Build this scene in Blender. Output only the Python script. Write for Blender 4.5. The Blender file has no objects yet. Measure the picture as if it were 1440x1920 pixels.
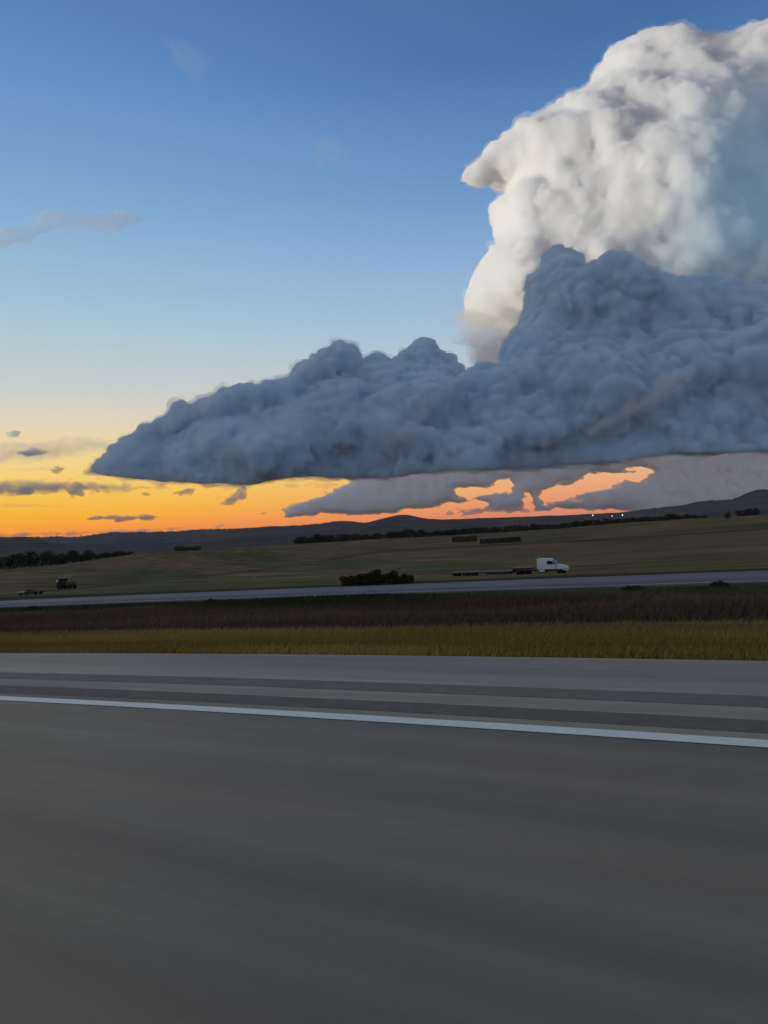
import bpy, bmesh, math, random
import numpy as np
from mathutils import Vector, Matrix

sc = bpy.context.scene
COL = sc.collection
# ------------------------------------------------------------------ camera
FPX, CAM_H = 1350.0, 1.5
PITCH, ROLL = math.atan(55 / 1350.0), math.radians(4.0)
cp, sp, cr, sr = math.cos(PITCH), math.sin(PITCH), math.cos(ROLL), math.sin(ROLL)
RIGHT, UP, FWD = (cr, sr * sp, -sr * cp), (sr, -cr * sp, cr * cp), (0.0, cp, sp)
cam_d = bpy.data.cameras.new('camera')
cam = bpy.data.objects.new('camera', cam_d); COL.objects.link(cam)
cam.matrix_world = Matrix(((RIGHT[0], UP[0], -FWD[0], 0), (RIGHT[1], UP[1], -FWD[1], 0),
                           (RIGHT[2], UP[2], -FWD[2], CAM_H), (0, 0, 0, 1)))
cam_d.sensor_fit = 'VERTICAL'; cam_d.sensor_height = 24.0; cam_d.lens = 24.0 * FPX / 1920
cam_d.clip_start = 0.1; cam_d.clip_end = 200000
sc.camera = cam

def slopes(px, py):
    """photo pixel -> (x/y, z/y) of its viewing ray (numpy friendly)"""
    X = (np.asarray(px, float) - 720) / FPX; Z = -(np.asarray(py, float) - 960) / FPX
    x = X * cr + Z * sr; z = -X * sr + Z * cr
    y = cp - z * sp; z = sp + z * cp
    return x / y, z / y
def at(px, py, Y):
    a, b = slopes(px, py)
    return Vector((float(a) * Y, Y, float(b) * Y + CAM_H))

# ------------------------------------------------------------------ sun, sky, exposure
SUN_AZ, SUN_EL = math.radians(-108), math.radians(-5.2)      # azimuth from the view axis (left is negative); just set
to_sun = Vector((math.sin(SUN_AZ) * math.cos(SUN_EL), math.cos(SUN_AZ) * math.cos(SUN_EL), math.sin(SUN_EL)))
sun_d = bpy.data.lights.new('sun', 'SUN'); sun = bpy.data.objects.new('sun', sun_d); COL.objects.link(sun)
sun_d.energy = 2.9; sun_d.color = (1.0, 0.95, 0.82); sun_d.angle = math.radians(0.5)
sun.rotation_euler = to_sun.to_track_quat('Z', 'Y').to_euler()

GLOW_AZ = math.radians(-70)
def lin(r, g, b):
    f = lambda c: (c / 255 / 12.92) if c <= 10.31 else ((c / 255 + 0.055) / 1.055) ** 2.4
    return (f(r), f(g), f(b), 1.0)

world = bpy.data.worlds.new("World"); sc.world = world; world.use_nodes = True
def build_sky():
    nt = world.node_tree; N = nt.nodes; L = nt.links; N.clear()
    out = N.new('ShaderNodeOutputWorld'); bg = N.new('ShaderNodeBackground'); L.new(bg.outputs[0], out.inputs[0])
    tc = N.new('ShaderNodeTexCoord'); sx = N.new('ShaderNodeSeparateXYZ'); L.new(tc.outputs['Generated'], sx.inputs[0])
    def m(op, a, b=None, c=None, clamp=False):
        n = N.new('ShaderNodeMath'); n.operation = op; n.use_clamp = clamp
        for i, v in enumerate((a, b, c)):
            if v is None: continue
            if isinstance(v, (int, float)): n.inputs[i].default_value = v
            else: L.new(v, n.inputs[i])
        return n.outputs[0]
    el = m('MULTIPLY', m('ARCSINE', sx.outputs['Z']), 180 / math.pi)            # elevation, degrees
    t = m('DIVIDE', m('ADD', el, 2.0), 92.0, clamp=True)
    def ramp(stops):
        r = N.new('ShaderNodeValToRGB'); r.color_ramp.interpolation = 'LINEAR'; e = r.color_ramp.elements
        for i, (deg, c) in enumerate(stops):
            p = (deg + 2.0) / 92.0
            q = e[i] if i < 2 else e.new(p)
            q.position = p; q.color = lin(*c)
        L.new(t, r.inputs[0]); return r.outputs[0]
    glow = ramp(SKY_GLOW); side = ramp(SKY_SIDE); back = ramp(SKY_BACK)
    az = m('ARCTAN2', sx.outputs['X'], sx.outputs['Y'])
    d = m('MULTIPLY', m('ARCCOSINE', m('COSINE', m('SUBTRACT', az, GLOW_AZ))), 180 / math.pi)  # degrees from the glow
    def mix(f, a, b):
        n = N.new('ShaderNodeMix'); n.data_type = 'RGBA'; L.new(f, n.inputs[0]); L.new(a, n.inputs[6]); L.new(b, n.inputs[7]); return n.outputs[2]
    def sstep(v, a, b):
        n = N.new('ShaderNodeMapRange'); n.interpolation_type = 'SMOOTHSTEP'; L.new(v, n.inputs[0])
        n.inputs[1].default_value = a; n.inputs[2].default_value = b; return n.outputs[0]
    c = mix(sstep(d, 43, 103), glow, side); c = mix(sstep(d, 100, 165), c, back)
    sky = N.new('ShaderNodeTexSky'); sky.sky_type = 'NISHITA'; sky.sun_disc = False
    sky.sun_elevation = SUN_EL; sky.sun_rotation = SUN_AZ
    ad = N.new('ShaderNodeMix'); ad.data_type = 'RGBA'; ad.blend_type = 'ADD'; ad.inputs[0].default_value = 0.06
    L.new(c, ad.inputs[6]); L.new(sky.outputs[0], ad.inputs[7])
    L.new(ad.outputs[2], bg.inputs[0]); bg.inputs[1].default_value = 1.0
SKY_GLOW = [(-2, (46, 42, 40)), (-0.6, (240, 122, 60)), (1.4, (244, 128, 62)), (2.5, (254, 158, 54)), (3.4, (255, 180, 52)), (4.9, (252, 198, 80)), (6.7, (248, 211, 124)), (8.6, (239, 215, 163)), (10.6, (221, 212, 190)),
            (12.8, (200, 207, 205)), (17, (174, 199, 213)), (21, (150, 186, 214)), (26, (126, 168, 209)), (33, (98, 142, 196)), (42, (74, 114, 168)), (56, (110, 116, 124)), (90, (160, 140, 118))]
SKY_SIDE = [(-2, (46, 42, 40)), (-0.6, (206, 124, 108)), (1.0, (228, 142, 116)), (2.5, (236, 158, 126)), (5, (234, 190, 150)), (8, (214, 200, 178)), (12, (184, 196, 206)),
            (16, (160, 187, 216)), (21, (130, 166, 210)), (27, (94, 136, 190)), (34, (64, 106, 158)), (42, (60, 98, 142)), (56, (104, 110, 120)), (90, (160, 140, 118))]
SKY_BACK = [(-2, (42, 40, 40)), (-0.6, (96, 96, 104)), (3, (116, 118, 130)), (8, (130, 138, 158)), (16, (130, 146, 176)), (30, (118, 138, 172)), (48, (122, 126, 134)), (60, (140, 130, 118)), (90, (160, 140, 118))]
build_sky()

sc.view_settings.view_transform = 'Standard'; sc.view_settings.look = 'None'
sc.view_settings.exposure = 0.0; sc.view_settings.gamma = 1.0
sc.render.engine = 'CYCLES'
cy = sc.cycles
cy.max_bounces = 30; cy.volume_bounces = 26; cy.diffuse_bounces = 3; cy.glossy_bounces = 2; cy.transparent_max_bounces = 48
cy.use_denoising = True; cy.use_adaptive_sampling = True; cy.adaptive_threshold = 0.02
cy.caustics_reflective = False; cy.caustics_refractive = False

# ------------------------------------------------------------------ helpers
def tag(o, label=None, cat=None, group=None, kind=None):
    if label: o['label'] = label
    if cat: o['category'] = cat
    if group: o['group'] = group
    if kind: o['kind'] = kind
    return o
def link_mesh(name, verts, faces, mat, parent=None, smooth=False):
    me = bpy.data.meshes.new(name)
    v = np.asarray(verts, np.float32); f = np.asarray(faces, np.int32)
    me.vertices.add(len(v)); me.vertices.foreach_set('co', v.ravel())
    k = f.shape[1]
    me.loops.add(f.size); me.loops.foreach_set('vertex_index', f.ravel())
    me.polygons.add(len(f)); me.polygons.foreach_set('loop_start', np.arange(0, f.size, k, dtype=np.int32))
    me.update(calc_edges=True)
    if smooth: me.polygons.foreach_set('use_smooth', np.ones(len(f), bool))
    if mat: me.materials.append(mat)
    o = bpy.data.objects.new(name, me); COL.objects.link(o)
    if parent: o.parent = parent
    return o

# ------------------------------------------------------------------ clouds: closed bodies of scattering vapour
def vnoise(rng, shape, cells):
    """smooth value noise on a grid; cells = coarse cell counts per axis"""
    g = rng.random([c + 2 for c in cells])
    out = g
    for ax, n in enumerate(shape):
        t = np.linspace(0, cells[ax], n, endpoint=False); i = t.astype(int); f = t - i; f = f * f * (3 - 2 * f)
        sh = [1] * out.ndim; sh[ax] = n; f = f.reshape(sh)
        out = np.take(out, i, ax) * (1 - f) + np.take(out, i + 1, ax) * f
    return out * 2 - 1
def fbm(rng, shape, step, octs, gain=0.5):
    out = 0; a = 1.0
    for o in range(octs):
        cells = [max(1, int(round(n / step[i]))) for i, n in enumerate(shape)]
        out = out + a * vnoise(rng, shape, cells); a *= gain; step = [max(1.5, s / 2) for s in step]
    return out
def poly_sd(px, pz, P):
    """signed distance (positive inside) from grid points to a closed polygon"""
    d2 = np.full(px.shape, 1e30); ins = np.zeros(px.shape, bool); n = len(P)
    for i in range(n):
        ax, az = P[i]; bx, bz = P[(i + 1) % n]
        ex, ez = bx - ax, bz - az; wx, wz = px - ax, pz - az
        t = np.clip((wx * ex + wz * ez) / (ex * ex + ez * ez + 1e-9), 0, 1)
        d2 = np.minimum(d2, (wx - ex * t) ** 2 + (wz - ez * t) ** 2)
        c = ((az > pz) != (bz > pz)); ins ^= c & (px < (bx - ax) * (pz - az) / (bz - az + 1e-12) + ax)
    return np.where(ins, 1, -1) * np.sqrt(d2)
def surface_nets(F, org, h):
    """numpy naive surface nets: F<0 inside"""
    s = F < 0; nx, ny, nz = F.shape
    c = np.zeros((nx - 1, ny - 1, nz - 1), np.uint8)
    corners = [(i, j, k) for i in (0, 1) for j in (0, 1) for k in (0, 1)]
    for (i, j, k) in corners: c += s[i:nx - 1 + i, j:ny - 1 + j, k:nz - 1 + k]
    act = (c > 0) & (c < 8); idx = np.full(act.shape, -1, np.int32)
    I, J, K = np.nonzero(act); idx[I, J, K] = np.arange(len(I))
    acc = np.zeros((len(I), 3)); cnt = np.zeros(len(I))
    base = np.stack([I, J, K], 1).astype(float)
    for a in corners:
        for ax in range(3):
            if a[ax]: continue
            b = list(a); b[ax] = 1
            fa = F[I + a[0], J + a[1], K + a[2]]; fb = F[I + b[0], J + b[1], K + b[2]]
            m = (fa < 0) != (fb < 0); t = np.where(m, fa / np.where(m, fa - fb, 1), 0)
            p = base + np.array(a, float); p[:, ax] += t
            acc[m] += p[m]; cnt[m] += 1
    V = acc / cnt[:, None] * h + np.asarray(org)
    Q = []
    for ax in range(3):
        sl0 = [slice(1, -1)] * 3; sl1 = [slice(1, -1)] * 3; sl0[ax] = slice(0, -1); sl1[ax] = slice(1, None)
        a = s[tuple(sl0)]; b = s[tuple(sl1)]
        o = [1, 1, 1]; o[ax] = 0
        u, w = [(1, 2), (2, 0), (0, 1)][ax]
        for m, flip in ((a & ~b, False), (~a & b, True)):
            e = np.stack(np.nonzero(m), 1) + np.array(o)
            q = []
            for du, dw in ((-1, -1), (0, -1), (0, 0), (-1, 0)):
                g = e.copy(); g[:, u] += du; g[:, w] += dw; q.append(idx[g[:, 0], g[:, 1], g[:, 2]])
            q = np.stack(q, 1)
            Q.append(q[:, ::-1] if flip else q)
    return V, np.concatenate(Q)
def vapour(name, density, color, aniso=0.0):
    m = bpy.data.materials.new(name); m.use_nodes = True; nt = m.node_tree; nt.nodes.clear()
    o = nt.nodes.new('ShaderNodeOutputMaterial'); v = nt.nodes.new('ShaderNodeVolumePrincipled')
    v.inputs['Density'].default_value = density; v.inputs['Color'].default_value = (*color, 1); v.inputs['Anisotropy'].default_value = aniso
    nt.links.new(v.outputs[0], o.inputs['Volume'])
    m.cycles.homogeneous_volume = True
    m.volume_intersection_method = 'FAST' if hasattr(m, 'volume_intersection_method') else None
    return m
def blur3(F, n=1):
    for _ in range(n):
        for ax in range(3):
            a = np.swapaxes(F, 0, ax); b = a.copy(); b[1:-1] = .25 * a[:-2] + .5 * a[1:-1] + .25 * a[2:]; F = np.swapaxes(b, 0, ax)
    return np.ascontiguousarray(F)
def add_balls(F, pts, rad, h):
    nx, ny, nz = F.shape
    for (i, j, k), rr in zip(pts, rad):
        w = int(rr / h) + 2
        i0, i1, j0, j1, k0, k1 = max(int(i) - w, 0), min(int(i) + w + 2, nx), max(int(j) - w, 0), min(int(j) + w + 2, ny), max(int(k) - w, 0), min(int(k) + w + 2, nz)
        if i0 >= i1 or j0 >= j1 or k0 >= k1: continue
        dx = (np.arange(i0, i1) - i) * h; dy = (np.arange(j0, j1) - j) * h; dz = (np.arange(k0, k1) - k) * h
        d = np.sqrt(dx[:, None, None] ** 2 + dy[None, :, None] ** 2 + dz[None, None, :] ** 2) - rr
        b = F[i0:i1, j0:j1, k0:k1]; np.minimum(b, d, out=b)
def make_cloud(name, poly, Y0, thick, h, mat, seed, levels=(), round_r=None, lump=0.35, base=None, holes=(), ragged=0.0, flat=1.0, fray=0.0, folds=(), soft=1, tilt=0.0, billow=None, thin=False, fringe=None, inset=0.0):
    """poly: outline seen in the sky; the body is inflated round it at distance Y0, then grown with ever smaller billows"""
    rng = np.random.default_rng(seed)
    zm = float(np.mean(slopes(*np.array(poly, float).T)[1])) * Y0
    def spot(pts):                                                    # sky points on the leaning middle plane of the cloud
        a, b = slopes(*np.array(pts, float).T); z = b * (Y0 - tilt * zm) / (1 - b * tilt)
        return np.stack([a * (Y0 + tilt * (z - zm)), z + CAM_H], 1)
    P = spot(poly)
    pad = (max([l[0] * (1.3 - l[2]) for l in levels]) if levels else 0) + 2 * ragged + 2 * fray + 4 * h
    lo = P.min(0) - pad; hi = P.max(0) + pad
    nx, nz = (np.ceil((hi - lo) / h)).astype(int) + 1
    Ty = thick * (1 + lump * 1.3) + pad + abs(tilt) * (hi[1] - lo[1]) * .85; ny = int(2 * Ty / h) + 1
    gx = lo[0] + np.arange(nx) * h; gz = lo[1] + np.arange(nz) * h; gy = -Ty + np.arange(ny) * h
    X2, Z2 = np.meshgrid(gx, gz, indexing='ij')
    sd = poly_sd(X2, Z2, P) - inset
    if ragged:
        sd = sd + ragged * fbm(rng, (nx, nz), [max(2, 3.0 * ragged / h * flat), max(2, 3.0 * ragged / h)], 5, 0.62)
    gaps = []
    for H in holes:
        hd = poly_sd(X2, Z2, spot(H))
        if ragged: hd = hd + 1.1 * ragged * fbm(rng, (nx, nz), [max(2, 2.2 * ragged / h * flat), max(2, 2.2 * ragged / h)], 5, 0.68)
        gaps.append(hd); sd = np.minimum(sd, -hd)
    R = round_r or thick
    q = np.clip(sd / R, 0, 1); T = thick * (q * q * (3 - 2 * q) if thin else np.sqrt(1 - (1 - q) ** 2))
    T = T * (1 + lump * fbm(rng, (nx, nz), [R / h * 0.8] * 2, 4, .55)) if lump else T
    yc = thick * lump * 0.8 * fbm(rng, (nx, nz), [R / h * 1.1] * 2, 3) if lump else np.zeros((nx, nz))
    yc = yc + tilt * (Z2 - zm)
    Y = gy[None, :, None]
    F = np.where(sd[:, None, :] > 0, np.abs(Y - yc[:, None, :]) - T[:, None, :], np.hypot(Y - yc[:, None, :], sd[:, None, :])).astype(np.float32)
    for line, rad, out in folds:                                      # buttresses and folds seen on the near face
        Lp = (spot(line) - lo) / h
        n = max(2, int(np.hypot(*np.diff(Lp, axis=0).T).sum() * h / (rad * .25))); tt = np.linspace(0, len(Lp) - 1, n)
        px_ = np.interp(tt, range(len(Lp)), Lp[:, 0]) + rng.normal(0, rad * .15 / h, n); pz_ = np.interp(tt, range(len(Lp)), Lp[:, 1]) + rng.normal(0, rad * .15 / h, n)
        ii = np.clip(px_.astype(int), 0, nx - 1); kk = np.clip(pz_.astype(int), 0, nz - 1)
        py_ = (yc[ii, kk] - T[ii, kk] + rad * (1 - out) + Ty) / h
        add_balls(F, np.stack([px_, py_, pz_], 1), rad * (.6 + .5 * rng.random(n)), h)
    for (r, cover, sink) in levels:
        pts = np.stack(np.nonzero(np.abs(F) < 0.75 * h), 1)
        pts = pts[(gy[pts[:, 1]] - yc[pts[:, 0], pts[:, 2]] < thick * 0.4) & (pts.min(1) > 1) & (pts[:, 0] < nx - 2) & (pts[:, 1] < ny - 2) & (pts[:, 2] < nz - 2)]
        patch = fbm(rng, (nx, nz), [r * 5 / h] * 2, 2)                 # billows gather in patches
        pts = pts[patch[pts[:, 0], pts[:, 2]] + rng.normal(0, .3, len(pts)) > .08]
        n = int(min(len(pts), cover * len(pts) * h * h / (math.pi * r * r)))
        pts = pts[rng.choice(len(pts), n, replace=False)]
        i, j, k = pts.T
        g = np.stack([F[i + 1, j, k] - F[i - 1, j, k], F[i, j + 1, k] - F[i, j - 1, k], F[i, j, k + 1] - F[i, j, k - 1]], 1); g /= np.linalg.norm(g, axis=1, keepdims=True) + 1e-6
        rad = r * (0.55 + 0.75 * rng.random(n) ** 1.5)
        add_balls(F, pts - g * (rad * (sink + .25 * rng.random(n)) / h)[:, None], rad, h)
    if billow:                                                       # rounded lobes with creased valleys, many sizes
        A, wl, octs = billow; D = 0
        for o in range(octs):
            D = D + A * .58 ** o * np.abs(vnoise(rng, F.shape, [max(1, int(n * h / (wl * .5 ** o))) for n in F.shape])).astype(np.float32)
        mod = .12 + 1.35 * np.clip(.45 + 1.1 * fbm(rng, (nx, nz), [wl * 2.4 / h] * 2, 3), 0, 1)
        F = F - (D - .30 * A) * mod[:, None, :]
    if fray:
        F = F + fray * fbm(rng, F.shape, [max(3, 2.2 * fray / h * flat), max(3, 2.2 * fray / h), max(3, 2.2 * fray / h)], 3, .6).astype(np.float32)
    if base is not None:
        B = spot(base)
        zb = np.interp(gx, B[:, 0], B[:, 1])[:, None] + fbm(rng, (nx, 1), [700 / h, 9], 6, .6) * 30
        zb = zb + (gy[None, :] - yc[:, :1]) * .15                                   # rises away from us, as a level base does not quite: the rear is thinner
        F = np.maximum(F, zb[:, :, None] - gz[None, None, :])
    F0 = F if fringe else None
    for hd in gaps: F = np.maximum(F, hd[:, None, :] * .9 - .3 * h).astype(np.float32)
    if soft: F = blur3(F, soft)
    F[0] = F[-1] = h; F[:, 0] = F[:, -1] = h; F[:, :, 0] = F[:, :, -1] = h
    V, Q = surface_nets(F, (lo[0], Y0 - Ty, lo[1]), h)
    o = link_mesh(name, V, Q, mat)
    if fringe:                                                        # thin torn vapour round the dense body
        off, amp, fm = fringe
        E = F0 - off + amp * fbm(rng, F0.shape, [max(4, 5 * amp / h), max(3, 3 * amp / h), max(3, 3 * amp / h)], 4, .62).astype(np.float32)
        E = np.maximum(E, F0 - off * 2.6)
        for hd in gaps: E = np.maximum(E, (hd[:, None, :] - 2.2 * off)).astype(np.float32)
        E[0] = E[-1] = h; E[:, 0] = E[:, -1] = h; E[:, :, 0] = E[:, :, -1] = h
        V, Q = surface_nets(E, (lo[0], Y0 - Ty, lo[1]), h); link_mesh('fringe', V, Q, fm, o)
    return o
# ------------------------------------------------------------------ materials
def mat(name, color, rough=0.8, spec=0.3, metal=0.0, emit=None, noise=None):
    """principled material; noise = (scale, amount, detail) of natural colour variation"""
    m = bpy.data.materials.new(name); m.use_nodes = True; nt = m.node_tree; b = nt.nodes['Principled BSDF']
    b.inputs['Base Color'].default_value = (*color, 1); b.inputs['Roughness'].default_value = rough
    b.inputs['Specular IOR Level'].default_value = spec; b.inputs['Metallic'].default_value = metal
    if emit: b.inputs['Emission Color'].default_value = (*emit[0], 1); b.inputs['Emission Strength'].default_value = emit[1]
    if noise:
        tc = nt.nodes.new('ShaderNodeTexCoord'); n = nt.nodes.new('ShaderNodeTexNoise'); n.inputs['Scale'].default_value = noise[0]; n.inputs['Detail'].default_value = noise[2]
        nt.links.new(tc.outputs['Object'], n.inputs['Vector'])
        mr = nt.nodes.new('ShaderNodeMapRange'); mr.inputs[1].default_value = 0.3; mr.inputs[2].default_value = 0.7
        mr.inputs[3].default_value = 1 - noise[1]; mr.inputs[4].default_value = 1 + noise[1]; nt.links.new(n.outputs[0], mr.inputs[0])
        mx = nt.nodes.new('ShaderNodeVectorMath'); mx.operation = 'SCALE'; mx.inputs[0].default_value = color
        nt.links.new(mr.outputs[0], mx.inputs['Scale']); nt.links.new(mx.outputs[0], b.inputs['Base Color'])
    return m
class G:
    """small node-graph writer"""
    def __init__(s, m): s.nt = m.node_tree; s.N = s.nt.nodes; s.L = s.nt.links
    def put(s, i, v):
        if hasattr(v, 'is_linked'): s.L.new(v, i)
        elif v is not None: i.default_value = v
    def math(s, op, a, b=None, clamp=False):
        n = s.N.new('ShaderNodeMath'); n.operation = op; n.use_clamp = clamp; s.put(n.inputs[0], a); s.put(n.inputs[1], b); return n.outputs[0]
    def noise(s, vec, scale, detail=4, rough=0.55):
        n = s.N.new('ShaderNodeTexNoise'); s.put(n.inputs['Vector'], vec); n.inputs['Scale'].default_value = scale; n.inputs['Detail'].default_value = detail
        n.inputs['Roughness'].default_value = rough; return n.outputs[0]
    def map(s, v, a, b, c, d, smooth=False):
        n = s.N.new('ShaderNodeMapRange'); s.put(n.inputs[0], v)
        if smooth: n.interpolation_type = 'SMOOTHSTEP'
        for i, q in enumerate((a, b, c, d)): n.inputs[1 + i].default_value = q
        return n.outputs[0]
    def mapping(s, vec, scale=(1, 1, 1), rot=(0, 0, 0)):
        n = s.N.new('ShaderNodeMapping'); s.put(n.inputs['Vector'], vec); n.inputs['Scale'].default_value = scale; n.inputs['Rotation'].default_value = rot; return n.outputs[0]
    def scale(s, col, f):
        n = s.N.new('ShaderNodeVectorMath'); n.operation = 'SCALE'; s.put(n.inputs[0], col); s.put(n.inputs['Scale'], f); return n.outputs[0]
    def mix(s, f, a, b):
        n = s.N.new('ShaderNodeMix'); n.data_type = 'RGBA'; s.put(n.inputs[0], f); s.put(n.inputs[6], a); s.put(n.inputs[7], b); return n.outputs[2]

# ------------------------------------------------------------------ the lie of the land
RB = math.radians(29.1); CB, SB = math.cos(RB), math.sin(RB)        # the road runs along s, u is the distance across it
def bend(s, k, S0):
    a = np.abs(s); return k * np.where(a < S0, a * a / 2, S0 * (a - S0 / 2))
K_NEAR, K_FAR = (-0.0073, 25.0), (-0.0016, 60.0)
def road_xy(s, u, kk):
    U = u + bend(s, *kk); return s * CB + U * SB, -s * SB + U * CB
def road_u(x, y):
    s = x * CB - y * SB; U = x * SB + y * CB
    w = np.clip((U - 9) / 28, 0, 1)
    return s, U - (bend(s, *K_NEAR) * (1 - w) + bend(s, *K_FAR) * w)
ROAD_Z2 = -1.5
U_EDGE, U_F0, U_F1 = 8.39, 36.9, 44.0
def curve(pts):
    P = np.array(pts, float); a, b = slopes(P[:, 0], P[:, 1]); o = np.argsort(a); a, b = a[o], b[o]
    return lambda q: np.interp(q, a, b)
CREST = curve([(-500, 1095), (0, 1068), (100, 1060), (245, 1040), (330, 1034), (480, 1025), (560, 1020), (690, 1012), (760, 1008), (850, 1003), (960, 997), (1060, 990), (1200, 978), (1300, 972), (1440, 965), (1900, 940)])
FENCELINE = curve([(-500, 1145), (0, 1117), (100, 1107), (240, 1095), (350, 1083), (480, 1070), (630, 1047), (715, 1034), (850, 1026), (960, 1021), (1120, 1013), (1260, 1004), (1440, 992), (1900, 965)])
def crest_dist(a):
    x = np.array([-500, 0, 245, 480, 720, 1000, 1200, 1440, 1900.]); D = [330, 360, 480, 720, 900, 900, 800, 700, 600.]
    return np.interp(a, slopes(x, 1015 - (x - 720) * .07)[0], D)
_gr = np.random.default_rng(11)
_gn = [fbm(_gr, (200, 200), [26, 26], 4), fbm(_gr, (200, 200), [12, 12], 4), fbm(_gr, (200, 200), [9, 9], 3)]
def gnoise(i, p, q):
    p = np.clip(np.asarray(p, float), 0, .999) * 198; q = np.clip(np.asarray(q, float), 0, .999) * 198
    a, b = p.astype(int), q.astype(int); f, g = p - a, q - b; N = _gn[i]
    return (N[a, b] * (1 - f) + N[a + 1, b] * f) * (1 - g) + (N[a, b + 1] * (1 - f) + N[a + 1, b + 1] * f) * g
def near_z(s, u):
    z = np.interp(u, [-60, -6.2, -6, U_EDGE + .1, U_EDGE + .5, 12, 20, 27, 31, 34.5, 48, 60], [-.6, -.2, -.05, -.05, -.08, -.35, -1.0, -1.75, -1.9, ROAD_Z2 - .07, ROAD_Z2 - .07, ROAD_Z2 - .4])
    return z
def ground_z(x, y):
    x = np.asarray(x, float); y = np.asarray(y, float)
    s, u = road_u(x, y); zn = near_z(s, u)
    ang = np.arctan2(x, y); ac = np.tan(np.clip(ang, -0.9, 0.9)); Y = np.hypot(x, y) * np.cos(np.clip(ang, -0.9, 0.9)); Y = np.maximum(Y, 1.0)
    # distance at which this bearing leaves the far road
    Yr = 47.0 / np.maximum(CB + ac * SB, 0.18); De = np.maximum(crest_dist(ac), Yr * 1.6)
    sr_ = (ROAD_Z2 - .07 - CAM_H) / Yr; se = CREST(ac)
    t = np.clip(np.log(np.maximum(Y / Yr, 1e-3)) / np.log(De / Yr), 0, 1)
    bump = np.sin(np.pi * t) * .0016 * gnoise(0, (ang + 1.2) / 2.4, t) * 1.3
    zf = CAM_H + Y * (sr_ + (se - sr_) * t ** 2.3 + bump)
    r = np.clip((Y / De - 1) / .7, 0, 1); r = r * r * (3 - 2 * r)
    zc = CAM_H + De * se; zb = -22.0
    zf = np.where(Y > De, zc * (1 - r) + zb * r, zf)
    w = np.clip((u - 45.0) / 4.0, 0, 1); w = w * w * (3 - 2 * w)
    front = np.clip((1.0 - np.abs(ang)) / .12, 0, 1)
    w = w * front
    zback = np.where(Y > 200, -22.0, np.interp(np.hypot(x, y), [60, 200], [-.6, -22.0]))
    return np.where(front > 0, zn * (1 - w) + zf * w, np.where(np.hypot(x, y) < 60, zn, np.minimum(zn, zback)))
def ground_hit(px, py, Y0=20.0, Y1=3000.0):
    a, b = slopes(px, py); a, b = float(a), float(b)
    Ys = np.exp(np.linspace(math.log(Y0), math.log(Y1), 4000)); z = ground_z(a * Ys, Ys); i = np.nonzero(CAM_H + b * Ys <= z)[0]
    Y = Ys[i[0]] if len(i) else Y1
    return Vector((a * Y, Y, float(ground_z(a * Y, Y))))

# ground colours: real differences of cover (verge grass, tall dry grass, cut hay, stubble)
C_VERGE, C_YELLOW, C_DRY = np.array((.070, .068, .018)), np.array((.13, .115, .035)), np.array((.085, .057, .040))
C_HAY, C_STUB, C_VALLEY = np.array((.092, .092, .030)), np.array((.165, .105, .044)), np.array((.058, .050, .042))
def ground_colour(x, y):
    s, u = road_u(x, y); ang = np.arctan2(x, y); ac = np.tan(np.clip(ang, -.9, .9)); Y = np.maximum(np.hypot(x, y) * np.cos(np.clip(ang, -.9, .9)), 1)
    q = (np.log(Y) - 3) / 5
    n0 = gnoise(1, (ang + 1.2) / 2.4, q); n1 = gnoise(2, (s / 160) + .5, u / 60)
    L = lambda f, A, B: A * (1 - f[..., None]) + B * f[..., None]
    st = lambda v, a, b: np.clip((v - a) / (b - a), 0, 1) ** 2 * (3 - 2 * np.clip((v - a) / (b - a), 0, 1))
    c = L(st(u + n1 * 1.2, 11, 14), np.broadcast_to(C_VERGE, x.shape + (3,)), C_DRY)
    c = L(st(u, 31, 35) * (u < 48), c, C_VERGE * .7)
    sl = (ground_z(x, y) - CAM_H) / Y; fl = FENCELINE(ac)
    f = st(sl + n0 * .0012, fl - .0006, fl + .0006)
    hay = L(np.clip(.5 + n0 * .9 + .5 * np.clip((ac - .0) * 2, -1, 1), 0, 1), np.broadcast_to(C_HAY, x.shape + (3,)), C_STUB)
    stub = L(np.clip(.75 + n0 * .8, 0, 1), np.broadcast_to(C_HAY * .8, x.shape + (3,)), C_STUB)
    fld = L(f, hay, stub)
    edge = np.exp(-((sl - fl) / .0011) ** 2) * np.clip(.7 + n0, 0, 1); fld = L(edge * .9, fld, np.broadcast_to(np.array((.025, .024, .018)), x.shape + (3,)))
    fld = L(st(Y / crest_dist(ac), 1.02, 1.15), fld, C_VALLEY)
    return L(st(u, 47, 52), c, fld)
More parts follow.
